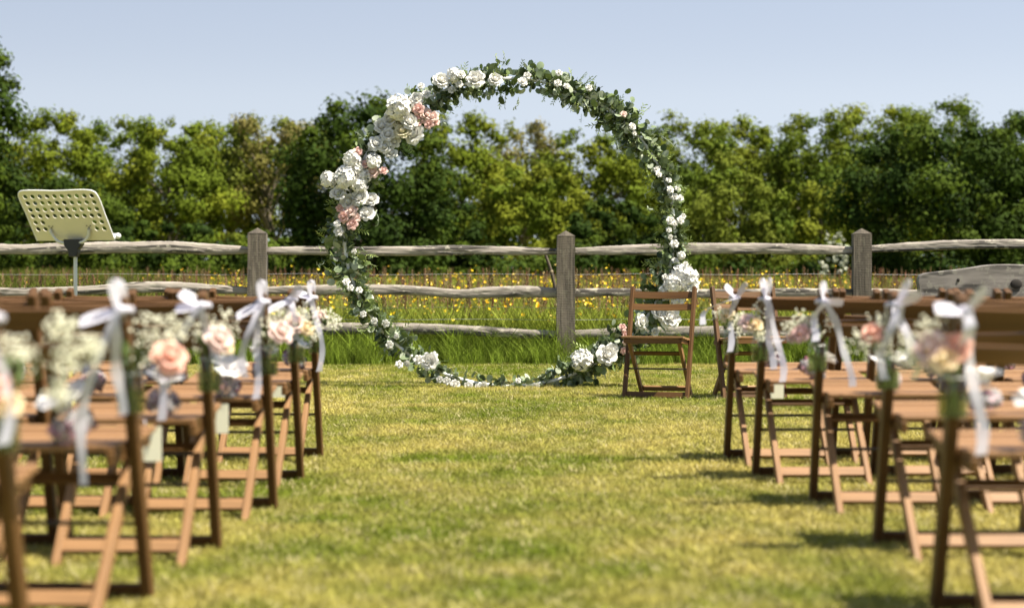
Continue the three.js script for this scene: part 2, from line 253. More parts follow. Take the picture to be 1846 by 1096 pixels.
{
  const T = (name, label, ...a) => tree(name, label, ...a);
  T('tall_tree', 'tall dark tree cut off by the left edge, rising over the music stand', -100, 22, 220, 60, 'oak', { low: 0.12, cr: 0.10, dens: 260 });
  T('maple_tree', 'green leafy tree directly behind the left half of the music stand', 95, 196, 200, 80, 'maple', { low: 0.06 });
  T('ash_tree', 'mid green tree just right of the one behind the music stand', 212, 203, 165, 86, 'ash', { low: 0.08 });
  T('maple_tree', 'yellow green tree right of the music stand with an upright crown', 310, 210, 170, 79, 'maple', { low: 0.1 });
  T('maple_tree', 'yellow green tree rising left of the leftmost whole fence post', 405, 212, 160, 84, 'maple', { low: 0.3 });
  T('thin_tree', 'thin brownish tree with sky showing through, above the leftmost whole fence post', 490, 198, 150, 82, 'thin', { low: 0.36 });
  T('thin_tree', 'sparse brownish tree touching the left side of the big dark tree', 552, 212, 110, 92, 'thin', { low: 0.3 });
  T('oak_tree', 'big dense dark green tree behind the left flowers of the arch', 660, 170, 245, 66, 'oak', { low: 0.03, cr: 0.145, wide: 0.5 });
  T('ash_tree', 'rounded light green tree right of the big dark tree, inside the arch', 835, 196, 160, 80, 'maple', { low: 0.1 });
  T('thin_tree', 'sparse tree with sky gaps in the middle of the arch', 945, 210, 140, 87, 'thin', { low: 0.3 });
  T('maple_tree', 'low topped yellow green tree in the right half of the arch', 1065, 228, 190, 80, 'maple', { low: 0.1 });
  T('ash_tree', 'mid green tree behind the upper right garland of the arch', 1160, 236, 130, 90, 'ash', { low: 0.1 });
  T('ash_tree', 'mid green tree just right of the arch', 1238, 200, 165, 82, 'ash', { low: 0.08 });
  T('maple_tree', 'light green tree second to the right of the arch', 1335, 208, 150, 86, 'maple', { low: 0.1 });
  T('ash_tree', 'sparse green tree with sky gaps left of the last fence post', 1412, 222, 130, 92, 'ash', { low: 0.2, dens: 220 });
  T('ash_tree', 'green tree standing above the left side of the last fence post', 1480, 192, 165, 84, 'ash', { low: 0.1, dens: 280 });
  T('maple_tree', 'light green tree standing above the right side of the last fence post', 1585, 183, 175, 88, 'maple', { low: 0.1 });
  T('ash_tree', 'green tree whose top shows over the big dark tree on the right', 1690, 176, 190, 90, 'ash', { low: 0.1 });
  T('oak_tree', 'big dark green tree at the right over the weathered timber bench', 1715, 212, 330, 66, 'oak', { low: 0.02, cr: 0.13, wide: 0.4 });
  T('oak_tree', 'dark tree cut off by the right edge of the photo', 1868, 190, 190, 74, 'oak', { low: 0.03 });
  T('oak_bush', 'dark bush low behind the music stand', 80, 318, 300, 69, 'oak', { low: 0.0, cat: 'bush' });
  T('ash_bush', 'dark green bush low between the music stand and the leftmost whole post', 300, 395, 240, 70, 'oak', { low: 0, cat: 'bush' });
  T('ash_bush', 'green bush low behind the leftmost whole fence post', 470, 408, 150, 71, 'ash', { low: 0, cat: 'bush' });
  T('oak_bush', 'dark bush behind the fence inside the left part of the arch', 795, 350, 150, 69, 'oak', { low: 0, cat: 'bush' });
  T('maple_bush', 'bright green small tree inside the arch behind the middle fence post', 965, 290, 200, 73, 'maple', { low: 0, cat: 'bush' });
  T('oak_bush', 'dark green bush right of the middle fence post inside the arch', 1105, 350, 180, 70, 'oak', { low: 0, cat: 'bush' });
  T('ash_bush', 'dense green bush right of the arch above the facing chairs', 1310, 292, 240, 70, 'ash', { low: 0, cat: 'bush' });
  T('maple_bush', 'yellow green bush left of the last fence post', 1488, 322, 150, 74, 'maple', { low: 0, cat: 'bush' });
  T('may_bush', 'hawthorn bush with white blossom just left of the last fence post', 1506, 416, 50, 64, 'may', { low: 0, cat: 'bush', dens: 420, leaf: 0.05, cr: 0.07, clumps: 40 });
  // the wood behind, seen only as a dark mass between the trunks
  const cl = [], r = rng(900); for (let i = 0; i < 150; i++) { const x = lerp(-36, 36, i / 149); cl.push({ x: x + gauss(r), y: 1 + 3.4 * r(), z: -96 - 6 * r(), r: 1.3 + r(), sq: 0.8 }); }
  const u = shade(new THREE.Mesh(leafCloud(cl, 42000, 0.16, KIND.oak.col, r), foliageM)); u.name = 'woodland_undergrowth'; tag(u, 'dark undergrowth of the wood behind the trees', null, null, 'stuff'); scene.add(u);
  const c2 = []; for (let i = 0; i < 190; i++) { const x = lerp(-24, 24, i / 189); c2.push({ x: x + gauss(r) * 0.4, y: 0.75 + 0.75 * r(), z: -67.5 - 4 * r(), r: 0.5 + 0.5 * r(), sq: 0.8 }); }
  const b = shade(new THREE.Mesh(leafCloud(c2, 36000, 0.09, KIND.oak.col.concat([KIND.ash.col[1]]), r), foliageM)); b.name = 'hedge_undergrowth'; tag(b, 'low dark scrub along the far edge of the meadow', null, null, 'stuff'); scene.add(b);
}

// ---------------------------------------------------------------- post and rail fence
{
  const capWood = std([0.42, 0.40, 0.36], { map: postMap, bumpMap: postBump, bumpScale: 0.006, roughness: 0.95 });  // post wood painted darker to cancel the sunlight falling on the sloping caps
  const fence = thing('rail_fence', V(0, 0, -FENCE), 0, 'weathered grey post and rail fence between the lawn and the meadow', 'fence');
  const X = (px) => (px - CX) / F * FENCE, Y = (py) => EYE + (CY - py) / F * FENCE, w = 0.185;
  const posts = [[-92, 413], [464, 411], [1020, 416], [1554, 412], [2090, 408]];
  posts.forEach(([px, py], i) => {
    const top = Y(py), sh = top - 0.055, n = 14, pos = [], uv = [], idx = [], r = rng(300 + i);
    // a squared oak post with a four-sided cap; its faces are a little uneven
    const g = new THREE.BoxGeometry(w, sh + 0.3, w, 4, n, 4); g.translate(0, (sh - 0.3) / 2, 0);
    const p = g.attributes.position, nn = g.attributes.normal, q = g.attributes.uv;
    for (let k = 0; k < p.count; k++) { q.setXY(k, (Math.abs(nn.getX(k)) > 0.5 ? p.getZ(k) : p.getX(k)) * 2 + i * 0.31, p.getY(k) * 0.9 + i * 0.17); const y = p.getY(k), o = 0.006 * (noise(y * 6 + i * 9, i) - 0.5); p.setX(k, p.getX(k) * (1 + 0.03 * Math.sin(y * 2 + i)) + o); }
    const c = new THREE.ConeGeometry(w * 0.7071 * 1.02, 0.058, 4, 2); c.rotateY(Math.PI / 4); c.translate(0, sh + 0.029, 0); const cu = c.attributes.uv, cp = c.attributes.position; for (let k = 0; k < cu.count; k++) cu.setXY(k, cp.getX(k) * 2, cp.getY(k) + cp.getZ(k));
    g.computeVertexNormals();
    const post = part(fence, 'fence_post', g, postWood); post.position.x = X(px); post.rotation.y = [0.02, 0.03, 0.0, -0.05, 0][i];
    part(post, 'post_cap', c.toNonIndexed(), capWood).geometry.computeVertexNormals();
  });
  // cleft rails: [pixel x, centre y, half height] along each bay
  const rails = [
    [[-92, 450, 9], [0, 449, 9], [25, 450, 8.5], [120, 448, 10], [250, 446, 10], [310, 446, 10.5], [400, 450, 9], [447, 451, 6]],
    [[480, 452, 6.5], [560, 452, 7.5], [660, 453, 8], [780, 452, 8.5], [850, 451, 8], [950, 453, 7], [1004, 454, 5.5]],
    [[1037, 453, 6], [1090, 452, 7.5], [1180, 450, 9.5], [1300, 448, 9.5], [1420, 449, 9], [1500, 451, 8], [1537, 452, 6.5]],
    [[1572, 449, 6], [1640, 445, 7.5], [1730, 441, 8], [1846, 440, 8], [1960, 441, 8], [2090, 443, 6]],
    [[-92, 525, 8], [40, 527, 8], [150, 524, 8], [250, 518, 9], [310, 518, 9.5], [380, 521, 8], [447, 524, 6]],
    [[480, 523, 6.5], [570, 523, 8.5], [670, 522, 9], [770, 525, 8], [825, 530, 7.5], [880, 527, 9.5], [950, 526, 10], [1004, 528, 8]],
    [[1037, 528, 7.5], [1090, 527, 7], [1200, 528, 7], [1330, 530, 8], [1440, 528, 8], [1537, 528, 6.5]],
    [[1572, 527, 7], [1700, 532, 8], [1846, 531, 8], [2090, 528, 7]],
    [[-92, 600, 8], [40, 601, 9], [200, 600, 9], [350, 598, 9], [447, 596, 7]],
    [[480, 594, 7], [575, 593, 10], [680, 592, 9.5], [800, 594, 9], [880, 598, 8.5], [950, 602, 7.5], [1004, 603, 6.5]],
    [[1037, 602, 6.5], [1100, 600, 7.5], [1200, 598, 8.5], [1330, 598, 9], [1440, 600, 8], [1537, 602, 7]],
    [[1572, 602, 7], [1700, 600, 9], [1846, 601, 8], [2090, 600, 7]],
  ];
  rails.forEach((pr, ri) => {
    const n = 90, m = 18, pos = [], uv = [], idx = [], cy = new THREE.CatmullRomCurve3(pr.map((a) => V(X(a[0]), Y(a[1]), a[2] / F * FENCE)));
    for (let i = 0; i <= n; i++) {
      const c = cy.getPoint(i / n), hh = c.z * 1.02;
      for (let j = 0; j <= m; j++) {
        const a = j / m * 2 * Math.PI, ca = Math.cos(a), sa = Math.sin(a), sq = Math.pow(Math.abs(ca), 3.2) + Math.pow(Math.abs(sa), 3.2), k = Math.pow(sq, -1 / 3.2) * (0.88 + 0.16 * noise(c.x * 7 + ri * 5, (j % m) * 0.9 + ri * 3) + 0.14 * noise(c.x * 22 + ri * 5, (j % m) * 1.3 + ri * 3));
        pos.push(c.x, c.y + sa * hh * k, ca * hh * 0.62 * k + 0.02 * (noise(c.x * 0.8, ri) - 0.5)); uv.push(c.x * 0.9 + ri * 0.13, j / m * 0.42 + ri * 0.21);
        if (i && j) { const A = (i - 1) * (m + 1) + j - 1, B = i * (m + 1) + j - 1; idx.push(A, A + 1, B, A + 1, B + 1, B); }
      }
    }
    const g = new THREE.BufferGeometry(); g.setAttribute('position', new THREE.Float32BufferAttribute(pos, 3)); g.setAttribute('uv', new THREE.Float32BufferAttribute(uv, 2)); g.setIndex(idx); g.computeVertexNormals();
    part(fence, 'fence_rail', g, oakGrey);
  });
  for (const [y, s] of [[493, 0.012], [552, 0.02], [575, 0.012]]) { const pts = []; for (let i = 0; i <= 24; i++) { const x = lerp(X(-92), X(2090), i / 24); pts.push(V(x, Y(y) - s * Math.abs(Math.sin(i * 0.9)), -0.11)); } part(fence, 'fence_wire', tube(pts, 0.0016, 90, 4), steel); }
  const stick = thing('leaning_stick', V(0, 0, 0), 0, 'pale thin stick leaning behind the fence just left of the middle post', 'stick');
  part(stick, 'shaft', taper([P(1001, 520, 20.1), P(994, 490, 20.12), P(983, 458, 20.15)], 0.02, 0.016, 8, 7), std([0.22, 0.17, 0.09], { map: oakMap }));
  part(stick, 'knot', new THREE.SphereGeometry(0.022, 8, 6).translate(...P(994, 490, 20.12).toArray()), std([0.2, 0.15, 0.08]));
}

// ---------------------------------------------------------------- weathered timber bench by the right end of the fence
{
  const d = 18.5, b = thing('timber_bench', V(0, 0, -d), 0, 'thick weathered grey timber bench back with a dark knot, by the right fence end', 'bench');
  const X = (px) => (px - CX) / F * d, Y = (py) => EYE + (CY - py) / F * d, s = new THREE.Shape();
  s.moveTo(X(1655), Y(510)); s.quadraticCurveTo(X(1654), Y(496), X(1668), Y(494)); s.bezierCurveTo(X(1700), Y(490), X(1730), Y(488), X(1768), Y(481)); s.bezierCurveTo(X(1800), Y(476), X(1850), Y(480), X(1900), Y(482)); s.bezierCurveTo(X(1990), Y(487), X(2040), Y(496), X(2080), Y(498)); s.lineTo(X(2086), Y(540)); s.lineTo(X(1660), Y(545)); s.closePath();
  const g = new THREE.ExtrudeGeometry(s, { depth: 0.075, bevelEnabled: true, bevelThickness: 0.012, bevelSize: 0.012, bevelSegments: 3, curveSegments: 18 });
  const bw = std([0.62, 0.62, 0.64], { map: oakMap, bumpMap: oakBump, bumpScale: 0.002, roughness: 0.9 });
  const back = part(b, 'backrest', g, bw);
  const kg = new THREE.SphereGeometry(0.05, 14, 10); kg.scale(1.15, 0.95, 0.35); kg.translate(X(1829), Y(512), 0.094); part(back, 'knot', kg, std([0.02, 0.016, 0.013], { roughness: 0.95 }));
  const k2 = new THREE.SphereGeometry(0.018, 10, 8); k2.scale(0.8, 1, 0.4); k2.translate(X(1725), Y(505), 0.09); part(back, 'knot', k2, std([0.02, 0.016, 0.013], { roughness: 0.95 }));
  for (const px of [1690, 2050]) part(b, 'bench_post', bar(V(X(px), -0.05, -0.06), V(X(px), Y(512), -0.06), 0.12, 0.1, V(1, 0, 0), 0.01), bw);
  part(b, 'seat', bar(V(X(1658), 0.45, 0.32), V(X(2084), 0.45, 0.32), 0.42, 0.07, V(0, 0, 1), 0.01), bw);
  for (const px of [1700, 2040]) part(b, 'leg', bar(V(X(px), -0.05, 0.42), V(X(px), 0.415, 0.42), 0.12, 0.1, V(1, 0, 0), 0.01), bw);
}

// ---------------------------------------------------------------- flowers
function flower(kind, seed) {   // unit radius, opening towards +Z
  const r = rng(seed), gs = [];
  const petal = (th, half, open, len, base, lift, curl, ruf) => {
    const nu = 4, nv = 4, pos = [], uv = [], idx = [];
    for (let j = 0; j <= nv; j++) for (let i = 0; i <= nu; i++) {
      const t = j / nv, u = i / nu * 2 - 1, ww = half * Math.sin(Math.PI * (0.18 + 0.62 * t)) / Math.sin(Math.PI * 0.55), tip = t * (1 - 0.16 * u * u * (t > 0.6 ? 1 : 0));
      const o = open + curl * t * t + 0.1 * ruf * Math.sin(u * 5 + th * 3), rad = base + len * tip * Math.sin(o), zz = lift + len * tip * Math.cos(o) + ruf * 0.06 * Math.sin(u * 7 + th * 7) * t, a = th + u * ww * (0.55 + 0.45 * (base + 0.25) / (rad + 0.25));
      const dip = 0.08 * (1 - u * u) * Math.sin(t * Math.PI);
      pos.push(Math.cos(a) * (rad + dip), Math.sin(a) * (rad + dip), zz); uv.push(i / nu, t);
      if (i && j) { const k = j * (nu + 1) + i; idx.push(k - nu - 2, k - nu - 1, k, k - nu - 2, k, k - 1); }
    }
    const g = new THREE.BufferGeometry(); g.setAttribute('position', new THREE.Float32BufferAttribute(pos, 3)); g.setAttribute('uv', new THREE.Float32BufferAttribute(uv, 2)); g.setIndex(idx); g.computeVertexNormals(); gs.push(g);
  };
  if (kind !== 'hydrangea') { const core = new THREE.IcosahedronGeometry(0.36, 2); core.scale(1, 1, 1.25).translate(0, 0, kind === 'rose' ? 0.12 : 0.08); core.setIndex([...Array(core.attributes.position.count).keys()]); gs.push(core); }
  if (kind === 'rose') {
    for (let i = 0; i < 3; i++) petal(i * 2.1 + r(), 1.7, 0.02, 0.62, 0.05 + i * 0.05, 0.0, 0.12, 0.05);
    for (let i = 0; i < 4; i++) petal(i * 1.57 + r() * 0.5, 1.15, 0.10, 0.66, 0.22, -0.05, 0.25, 0.1);
    for (let i = 0; i < 5; i++) petal(i * 1.257 + 0.4 + r() * 0.4, 0.9, 0.24, 0.72, 0.33, -0.14, 0.5, 0.15);
    for (let i = 0; i < 6; i++) petal(i * 1.047 + r() * 0.4, 0.78, 0.5, 0.74, 0.38, -0.25, 0.75, 0.25);
  } else if (kind === 'peony') {
    for (let i = 0; i < 6; i++) petal(i * 1.05 + r(), 1.0, 0.0 + 0.12 * r(), 0.62, 0.04 + 0.12 * r(), 0.0, 0.15, 0.8);
    for (let i = 0; i < 6; i++) petal(i * 1.05 + r() * 0.5, 0.95, 0.1 + 0.15 * r(), 0.68, 0.24, -0.05, 0.2, 0.8);
    for (let i = 0; i < 7; i++) petal(i * 0.9 + r() * 0.5, 0.85, 0.32 + 0.15 * r(), 0.74, 0.32, -0.14, 0.35, 0.8);
    for (let i = 0; i < 7; i++) petal(i * 0.9 + r() * 0.5, 0.8, 0.65 + 0.2 * r(), 0.74, 0.36, -0.24, 0.5, 0.7);
  } else {
    const core = new THREE.IcosahedronGeometry(0.5, 2); core.scale(1, 1, 0.8); core.setIndex([...Array(core.attributes.position.count).keys()]); gs.push(core);
    for (let k = 0; k < 64; k++) {
      const z = 1 - (k + 0.5) / 64 * 1.35, a = k * 2.39996, s = Math.sqrt(Math.max(0, 1 - z * z)), n = V(Math.cos(a) * s, Math.sin(a) * s, z), c = n.clone().multiplyScalar(0.55 + 0.5 * Math.pow(r(), 0.7)), nt = n.clone().add(V(gauss(r), gauss(r), gauss(r)).multiplyScalar(0.5)).normalize(), tx = V(n.y + 0.2, n.z - 0.1, n.x).cross(nt).normalize(), ty = nt.clone().cross(tx), sz = 0.2 + 0.11 * r(), ro = r() * 1.6;
      c.z *= 0.85;
      for (let q = 0; q < 4; q++) { const an = ro + q * 1.571, d1 = tx.clone().multiplyScalar(Math.cos(an)).addScaledVector(ty, Math.sin(an)), d2 = tx.clone().multiplyScalar(-Math.sin(an)).addScaledVector(ty, Math.cos(an)); gs.push(strip([c, c.clone().addScaledVector(d1, sz * 0.6).addScaledVector(n, 0.10), c.clone().addScaledVector(d1, sz * 1.15).addScaledVector(n, 0.13 * r())], (i) => sz * [0.25, 1, 0.7][i], () => d2)); }
    }
  }
  return mergeGeometries(gs);
}
const FL = { rose: [1, 2, 3].map((s) => flower('rose', s)), peony: [4, 5, 6].map((s) => flower('peony', s)), hydrangea: [7, 8].map((s) => flower('hydrangea', s)) };
const leafGeo = (() => {   // a round eucalyptus leaf, cupped and folded
  const pos = [0, 0, 0.02], uv = [0.5, 0.5], idx = []; for (let i = 0; i < 8; i++) { const a = i / 8 * 6.2832, x = Math.cos(a) * 0.42, y = 0.5 + Math.sin(a) * 0.5; pos.push(x * (y > 0.9 ? 0.6 : 1), y, 0.12 * x * x * 4 - 0.1 * y * y); uv.push(x, y); }
  pos[0] = 0; pos[1] = 0.5; for (let i = 0; i < 8; i++) idx.push(0, 1 + i, 1 + (i + 1) % 8);
  const g = new THREE.BufferGeometry(); g.setAttribute('position', new THREE.Float32BufferAttribute(pos, 3)); g.setAttribute('uv', new THREE.Float32BufferAttribute(uv, 2)); g.setIndex(idx); g.computeVertexNormals(); return g;
})();
const sprigGeo = (() => { const gs = [strip([V(0, 0, 0), V(0.04, 0.5, 0.02), V(0.12, 0.95, 0.03)], () => 0.02, () => V(0, 0, 1))]; for (let k = 0; k < 11; k++) { const t = 0.1 + k * 0.085, s = k % 2 ? 1 : -1, b = V(0.04 * t * 2, t, 0.02), e = b.clone().add(V(s * 0.2 * (1.1 - t * 0.5), 0.14, 0.08 * Math.sin(k * 2.3))); gs.push(strip([b, b.clone().lerp(e, 0.5).add(V(0, 0.02, 0.01)), e], (i) => [0.03, 0.06, 0.01][i], () => V(-s * 0.5, 1, 0.5))); } return mergeGeometries(gs); })();
const TONES = [[0.16, 0.21, 0.105], [0.25, 0.30, 0.19], [0.055, 0.085, 0.034], [0.13, 0.18, 0.05], [0.36, 0.40, 0.29], [0.032, 0.052, 0.018]];
const leafMats = TONES.map((c) => phy(c, { roughness: 0.5, transmission: 0.2, thickness: 0, specularIntensity: 0.7 }));

// ---------------------------------------------------------------- the flower arch
{
  const D = 15.1, cx = 0, px0 = 918, py0 = 419, ax = 298 / F * D, ay = 277 / F * D, cy = EYE + (CY - py0) / F * D, X0 = (px0 - CX) / F * D;
  const arch = thing('flower_arch', V(X0, 0, -D), 0, 'round white hoop arch dressed with greenery, white and pink flowers, in front of the fence', 'flower arch');
  const pts = []; for (let i = 0; i < 72; i++) { const a = i / 72 * 2 * Math.PI; pts.push(V(Math.cos(a) * ax, cy + Math.sin(a) * ay, 0)); }
  part(arch, 'hoop', tube(pts, 0.014, 200, 8, true), whitePaint);
  const r = rng(77), L = (px, py) => { const p = P(px, py, D); return V(p.x - X0, p.y, 0); };
  // [angle, thickness, leaves per degree, share of dark leaves, share of sprigs]
  const band = [[-180, 0.115, 16, 0.35, 0.5], [-165, 0.11, 15, 0.35, 0.5], [-150, 0.085, 12, 0.3, 0.4], [-135, 0.08, 11, 0.25, 0.3], [-120, 0.08, 11, 0.25, 0.25], [-112, 0.045, 3, 0.2, 0.1], [-101, 0.035, 3, 0.3, 0.1], [-96, 0.06, 8, 0.4, 0.1], [-80, 0.06, 9, 0.4, 0.2], [-70, 0.12, 22, 0.55, 0.2], [-55, 0.14, 26, 0.65, 0.15], [-44, 0.12, 20, 0.6, 0.15], [-30, 0.11, 16, 0.5, 0.2], [-15, 0.085, 12, 0.3, 0.35], [5, 0.075, 11, 0.25, 0.45], [22, 0.085, 14, 0.3, 0.45], [35, 0.10, 17, 0.45, 0.3], [48, 0.11, 20, 0.55, 0.2], [62, 0.105, 17, 0.5, 0.15], [75, 0.08, 13, 0.45, 0.15], [90, 0.085, 14, 0.5, 0.2], [105, 0.095, 14, 0.5, 0.25], [120, 0.10, 13, 0.6, 0.2], [140, 0.11, 14, 0.7, 0.2], [160, 0.11, 14, 0.7, 0.2], [172, 0.115, 16, 0.5, 0.4], [180, 0.115, 16, 0.35, 0.5]];
  const at = (deg) => { let i = 0; while (i < band.length - 2 && band[i + 1][0] < deg) i++; const t = (deg - band[i][0]) / (band[i + 1][0] - band[i][0]); return band[i].map((v, k) => lerp(v, band[i + 1][k], t)); };
  const small = [], sprigs = [], big = [];
  for (let deg = -180; deg < 180; deg += 0.5) {
    const [, th, n, dark, sp] = at(deg), cnt = n * (0.25 + 0.5 * noise(deg * 0.11, 3)) * (deg > 15 && deg < 75 ? 1.1 : 0.85) + (r() < 0.5 ? 0.5 : 0);
    for (let i = 0; i < cnt; i++) {
      const a = (deg + r() * 0.5) * Math.PI / 180, clumpy = 0.7 + 0.6 * noise(deg * 0.14, 5), off = gauss(r) * th * 0.8 * clumpy + 0.07 * (fbm(deg * 0.06, 9, 2) - 0.5), oz = gauss(r) * th * 0.6, p = V(Math.cos(a) * (ax + off), cy + Math.sin(a) * (ay + off), oz); p.y = Math.max(p.y, 0.02);
      const out = V(Math.cos(a), Math.sin(a), 0).multiplyScalar(Math.sign(off) * 0.8 + 0.1).add(V(gauss(r), gauss(r) - 0.15, gauss(r) + 0.2)).normalize();
      const q = new THREE.Quaternion().setFromUnitVectors(V(0, 1, 0), out).multiply(new THREE.Quaternion().setFromAxisAngle(V(0, 1, 0), r() * 6.28)), s = between(0.036, 0.074, r);
      const tone = r() < dark * 0.62 ? [2, 5, 3][Math.floor(r() * 3)] : [0, 1, 4, 0, 3][Math.floor(r() * 5)];
      if (r() < sp * 0.42) { const yg = r(), k = 0.8 + 0.4 * r(); sprigs.push([new THREE.Matrix4().compose(p, q, V(1, 1, 1).multiplyScalar(between(0.07, 0.17, r))), rgb(lerp(0.14, 0.28, yg) * k, lerp(0.2, 0.34, yg) * k, lerp(0.06, 0.08, yg) * k)]); }
      else { (s > 0.05 && Math.abs(oz) < 0.08 && big.length < 300 && r() < 0.42 ? big : small).push([new THREE.Matrix4().compose(p, q, V(s, s, s)), rgb(...TONES[tone]), tone]); }
    }
  }
  big.forEach(([m, , tone]) => { const l = part(arch, 'leaf', leafGeo, leafMats[tone]); m.decompose(l.position, l.quaternion, l.scale); });
  instances('eucalyptus_foliage', leafGeo, leafM, small, arch);
  instances('willow_sprigs', sprigGeo, leafM, sprigs, arch);
  // loose trailing twigs
  for (const [x1, y1, x2, y2] of [[1107, 250, 1112, 285], [1190, 245, 1216, 268], [1175, 330, 1160, 352], [800, 205, 805, 225], [935, 180, 925, 197], [905, 120, 908, 100], [655, 250, 640, 238], [690, 290, 716, 300], [676, 380, 682, 405], [585, 470, 572, 478], [1175, 375, 1165, 378], [1190, 470, 1183, 500]]) {
    const a = L(x1, y1), b = L(x2, y2); a.z = 0.05; b.z = 0.08; const m = a.clone().lerp(b, 0.5).add(V(0.02, -0.01, 0.02)), tw = part(arch, 'twig', tube([a, m, b], 0.0025, 8, 4), leafMats[1]);
    for (let k = 0; k < 7; k++) { const c = a.clone().lerp(b, (k + 1) / 7).add(V(0.005, 0, 0)), l = part(tw, 'leaf', leafGeo, leafMats[[1, 4, 0][k % 3]]); l.position.copy(c); l.rotation.set(r() * 3, r() * 6, r() * 6); l.scale.set(0.014, 0.034, 0.02); }
  }
  const MATS = { w: petalWhite, c: petalCream, p: petalPink, b: petalBlush }, NAMES = { r: 'rose', p: 'peony', h: 'hydrangea' };
  // kind + colour, then pixel x, y and radius
  const list = `pw 796 148 15|hw 819 139 12|rw 832 137 9|rw 828 154 8|rw 815 164 8|pw 858 146 17|pw 893 146 13|rw 942 150 10|rw 950 139 8|rw 769 172 10|pw 752 180 12|rw 760 158 7|hw 722 197 21|pw 704 217 15|pw 689 229 14|pc 722 219 15|pc 727 239 15|pw 740 222 15|pw 747 243 19|rp 755 199 11|rb 770 208 12|rp 755 218 11|rb 781 213 11|rp 774 226 10|rp 785 222 9|pw 701 245 13|rw 712 257 11|rw 680 261 14|rw 696 267 12|rw 707 278 11|rw 671 266 8
rp 647 275 10|hw 637 289 15|hw 675 291 13|rp 661 297 10|rb 673 312 11|rp 693 309 9|hw 645 304 13|hw 658 318 12|hw 626 323 19|hw 594 326 14|hw 650 336 13|pw 611 350 14|pw 629 364 15|pw 650 357 16|pw 671 360 13|pw 663 386 14|rp 614 376 8|rb 634 382 11|rp 621 392 11|rb 644 393 10|rp 637 405 11|rw 610 404 8|rw 612 418 10|rb 640 377 8|rw 616 340 10
rw 639 454 6|rw 626 508 8|rw 633 519 7|rw 649 523 7|rw 656 566 7|rw 676 578 7|rw 696 583 8|rw 715 606 6|rw 703 621 8|rw 721 656 8|rw 734 655 7|rw 755 648 10|pw 775 650 16|rw 793 683 7|rw 806 686 8|pw 821 692 10|rw 845 701 9|rw 873 699 9|rw 861 702 6|rw 934 685 6|pw 966 697 8|rw 783 640 8
hw 1049 648 18|pw 1093 638 19|pw 1103 629 12|rp 1121 590 9|rp 1127 602 10|rb 1128 616 9|rp 1124 632 9|rw 1156 580 13|pw 1206 571 20|pw 1187 563 13|rw 1162 613 8|hw 1237 502 20|hw 1212 512 16|hw 1240 518 15|hw 1200 527 13|hw 1220 541 13|pw 1180 598 10|hw 1222 493 14
rw 1207 343 9|rw 1220 341 7|rw 1215 356 9|rw 1225 358 8|rw 1207 399 10|rw 1215 403 8|rw 1225 398 9|rw 1230 391 7|rw 1204 415 7|rw 1207 428 6|rw 1214 440 10|rw 1182 306 8|rw 1186 315 8|rw 1204 326 7|rw 1139 230 9|rw 1143 242 6|rw 1007 134 8|rw 1005 153 9|rw 1021 157 8|rw 1061 161 8|rb 1123 208 8|hw 1226 461 9|rw 1216 470 8|rw 1198 500 8|rw 1234 476 6`.split(/[|\n]/).map((s) => s.trim().split(' '));
  list.forEach(([k, x, y, rad], i) => {
    const p = L(+x, +y), s = +rad / F * D * (+rad < 11 && +x > 980 ? 0.8 : +rad < 11 ? 0.92 : 1.06), kind = NAMES[k[0]], gs = FL[kind], m = part(arch, kind, gs[i % gs.length], MATS[k[1]]);
    const a = Math.atan2(p.y - cy, p.x); p.z = 0.06 + 0.05 * r() + s * 0.3; m.position.copy(p); m.position.y = Math.max(m.position.y, s * 0.7);
    const n = V(Math.cos(a) * 0.25 + gauss(r) * 0.35 + 0.1, Math.sin(a) * 0.2 + gauss(r) * 0.3 + 0.25, 1).normalize();
    m.quaternion.setFromUnitVectors(V(0, 0, 1), n).multiply(new THREE.Quaternion().setFromAxisAngle(V(0, 0, 1), r() * 6.28)); m.scale.setScalar(s);
  });
}

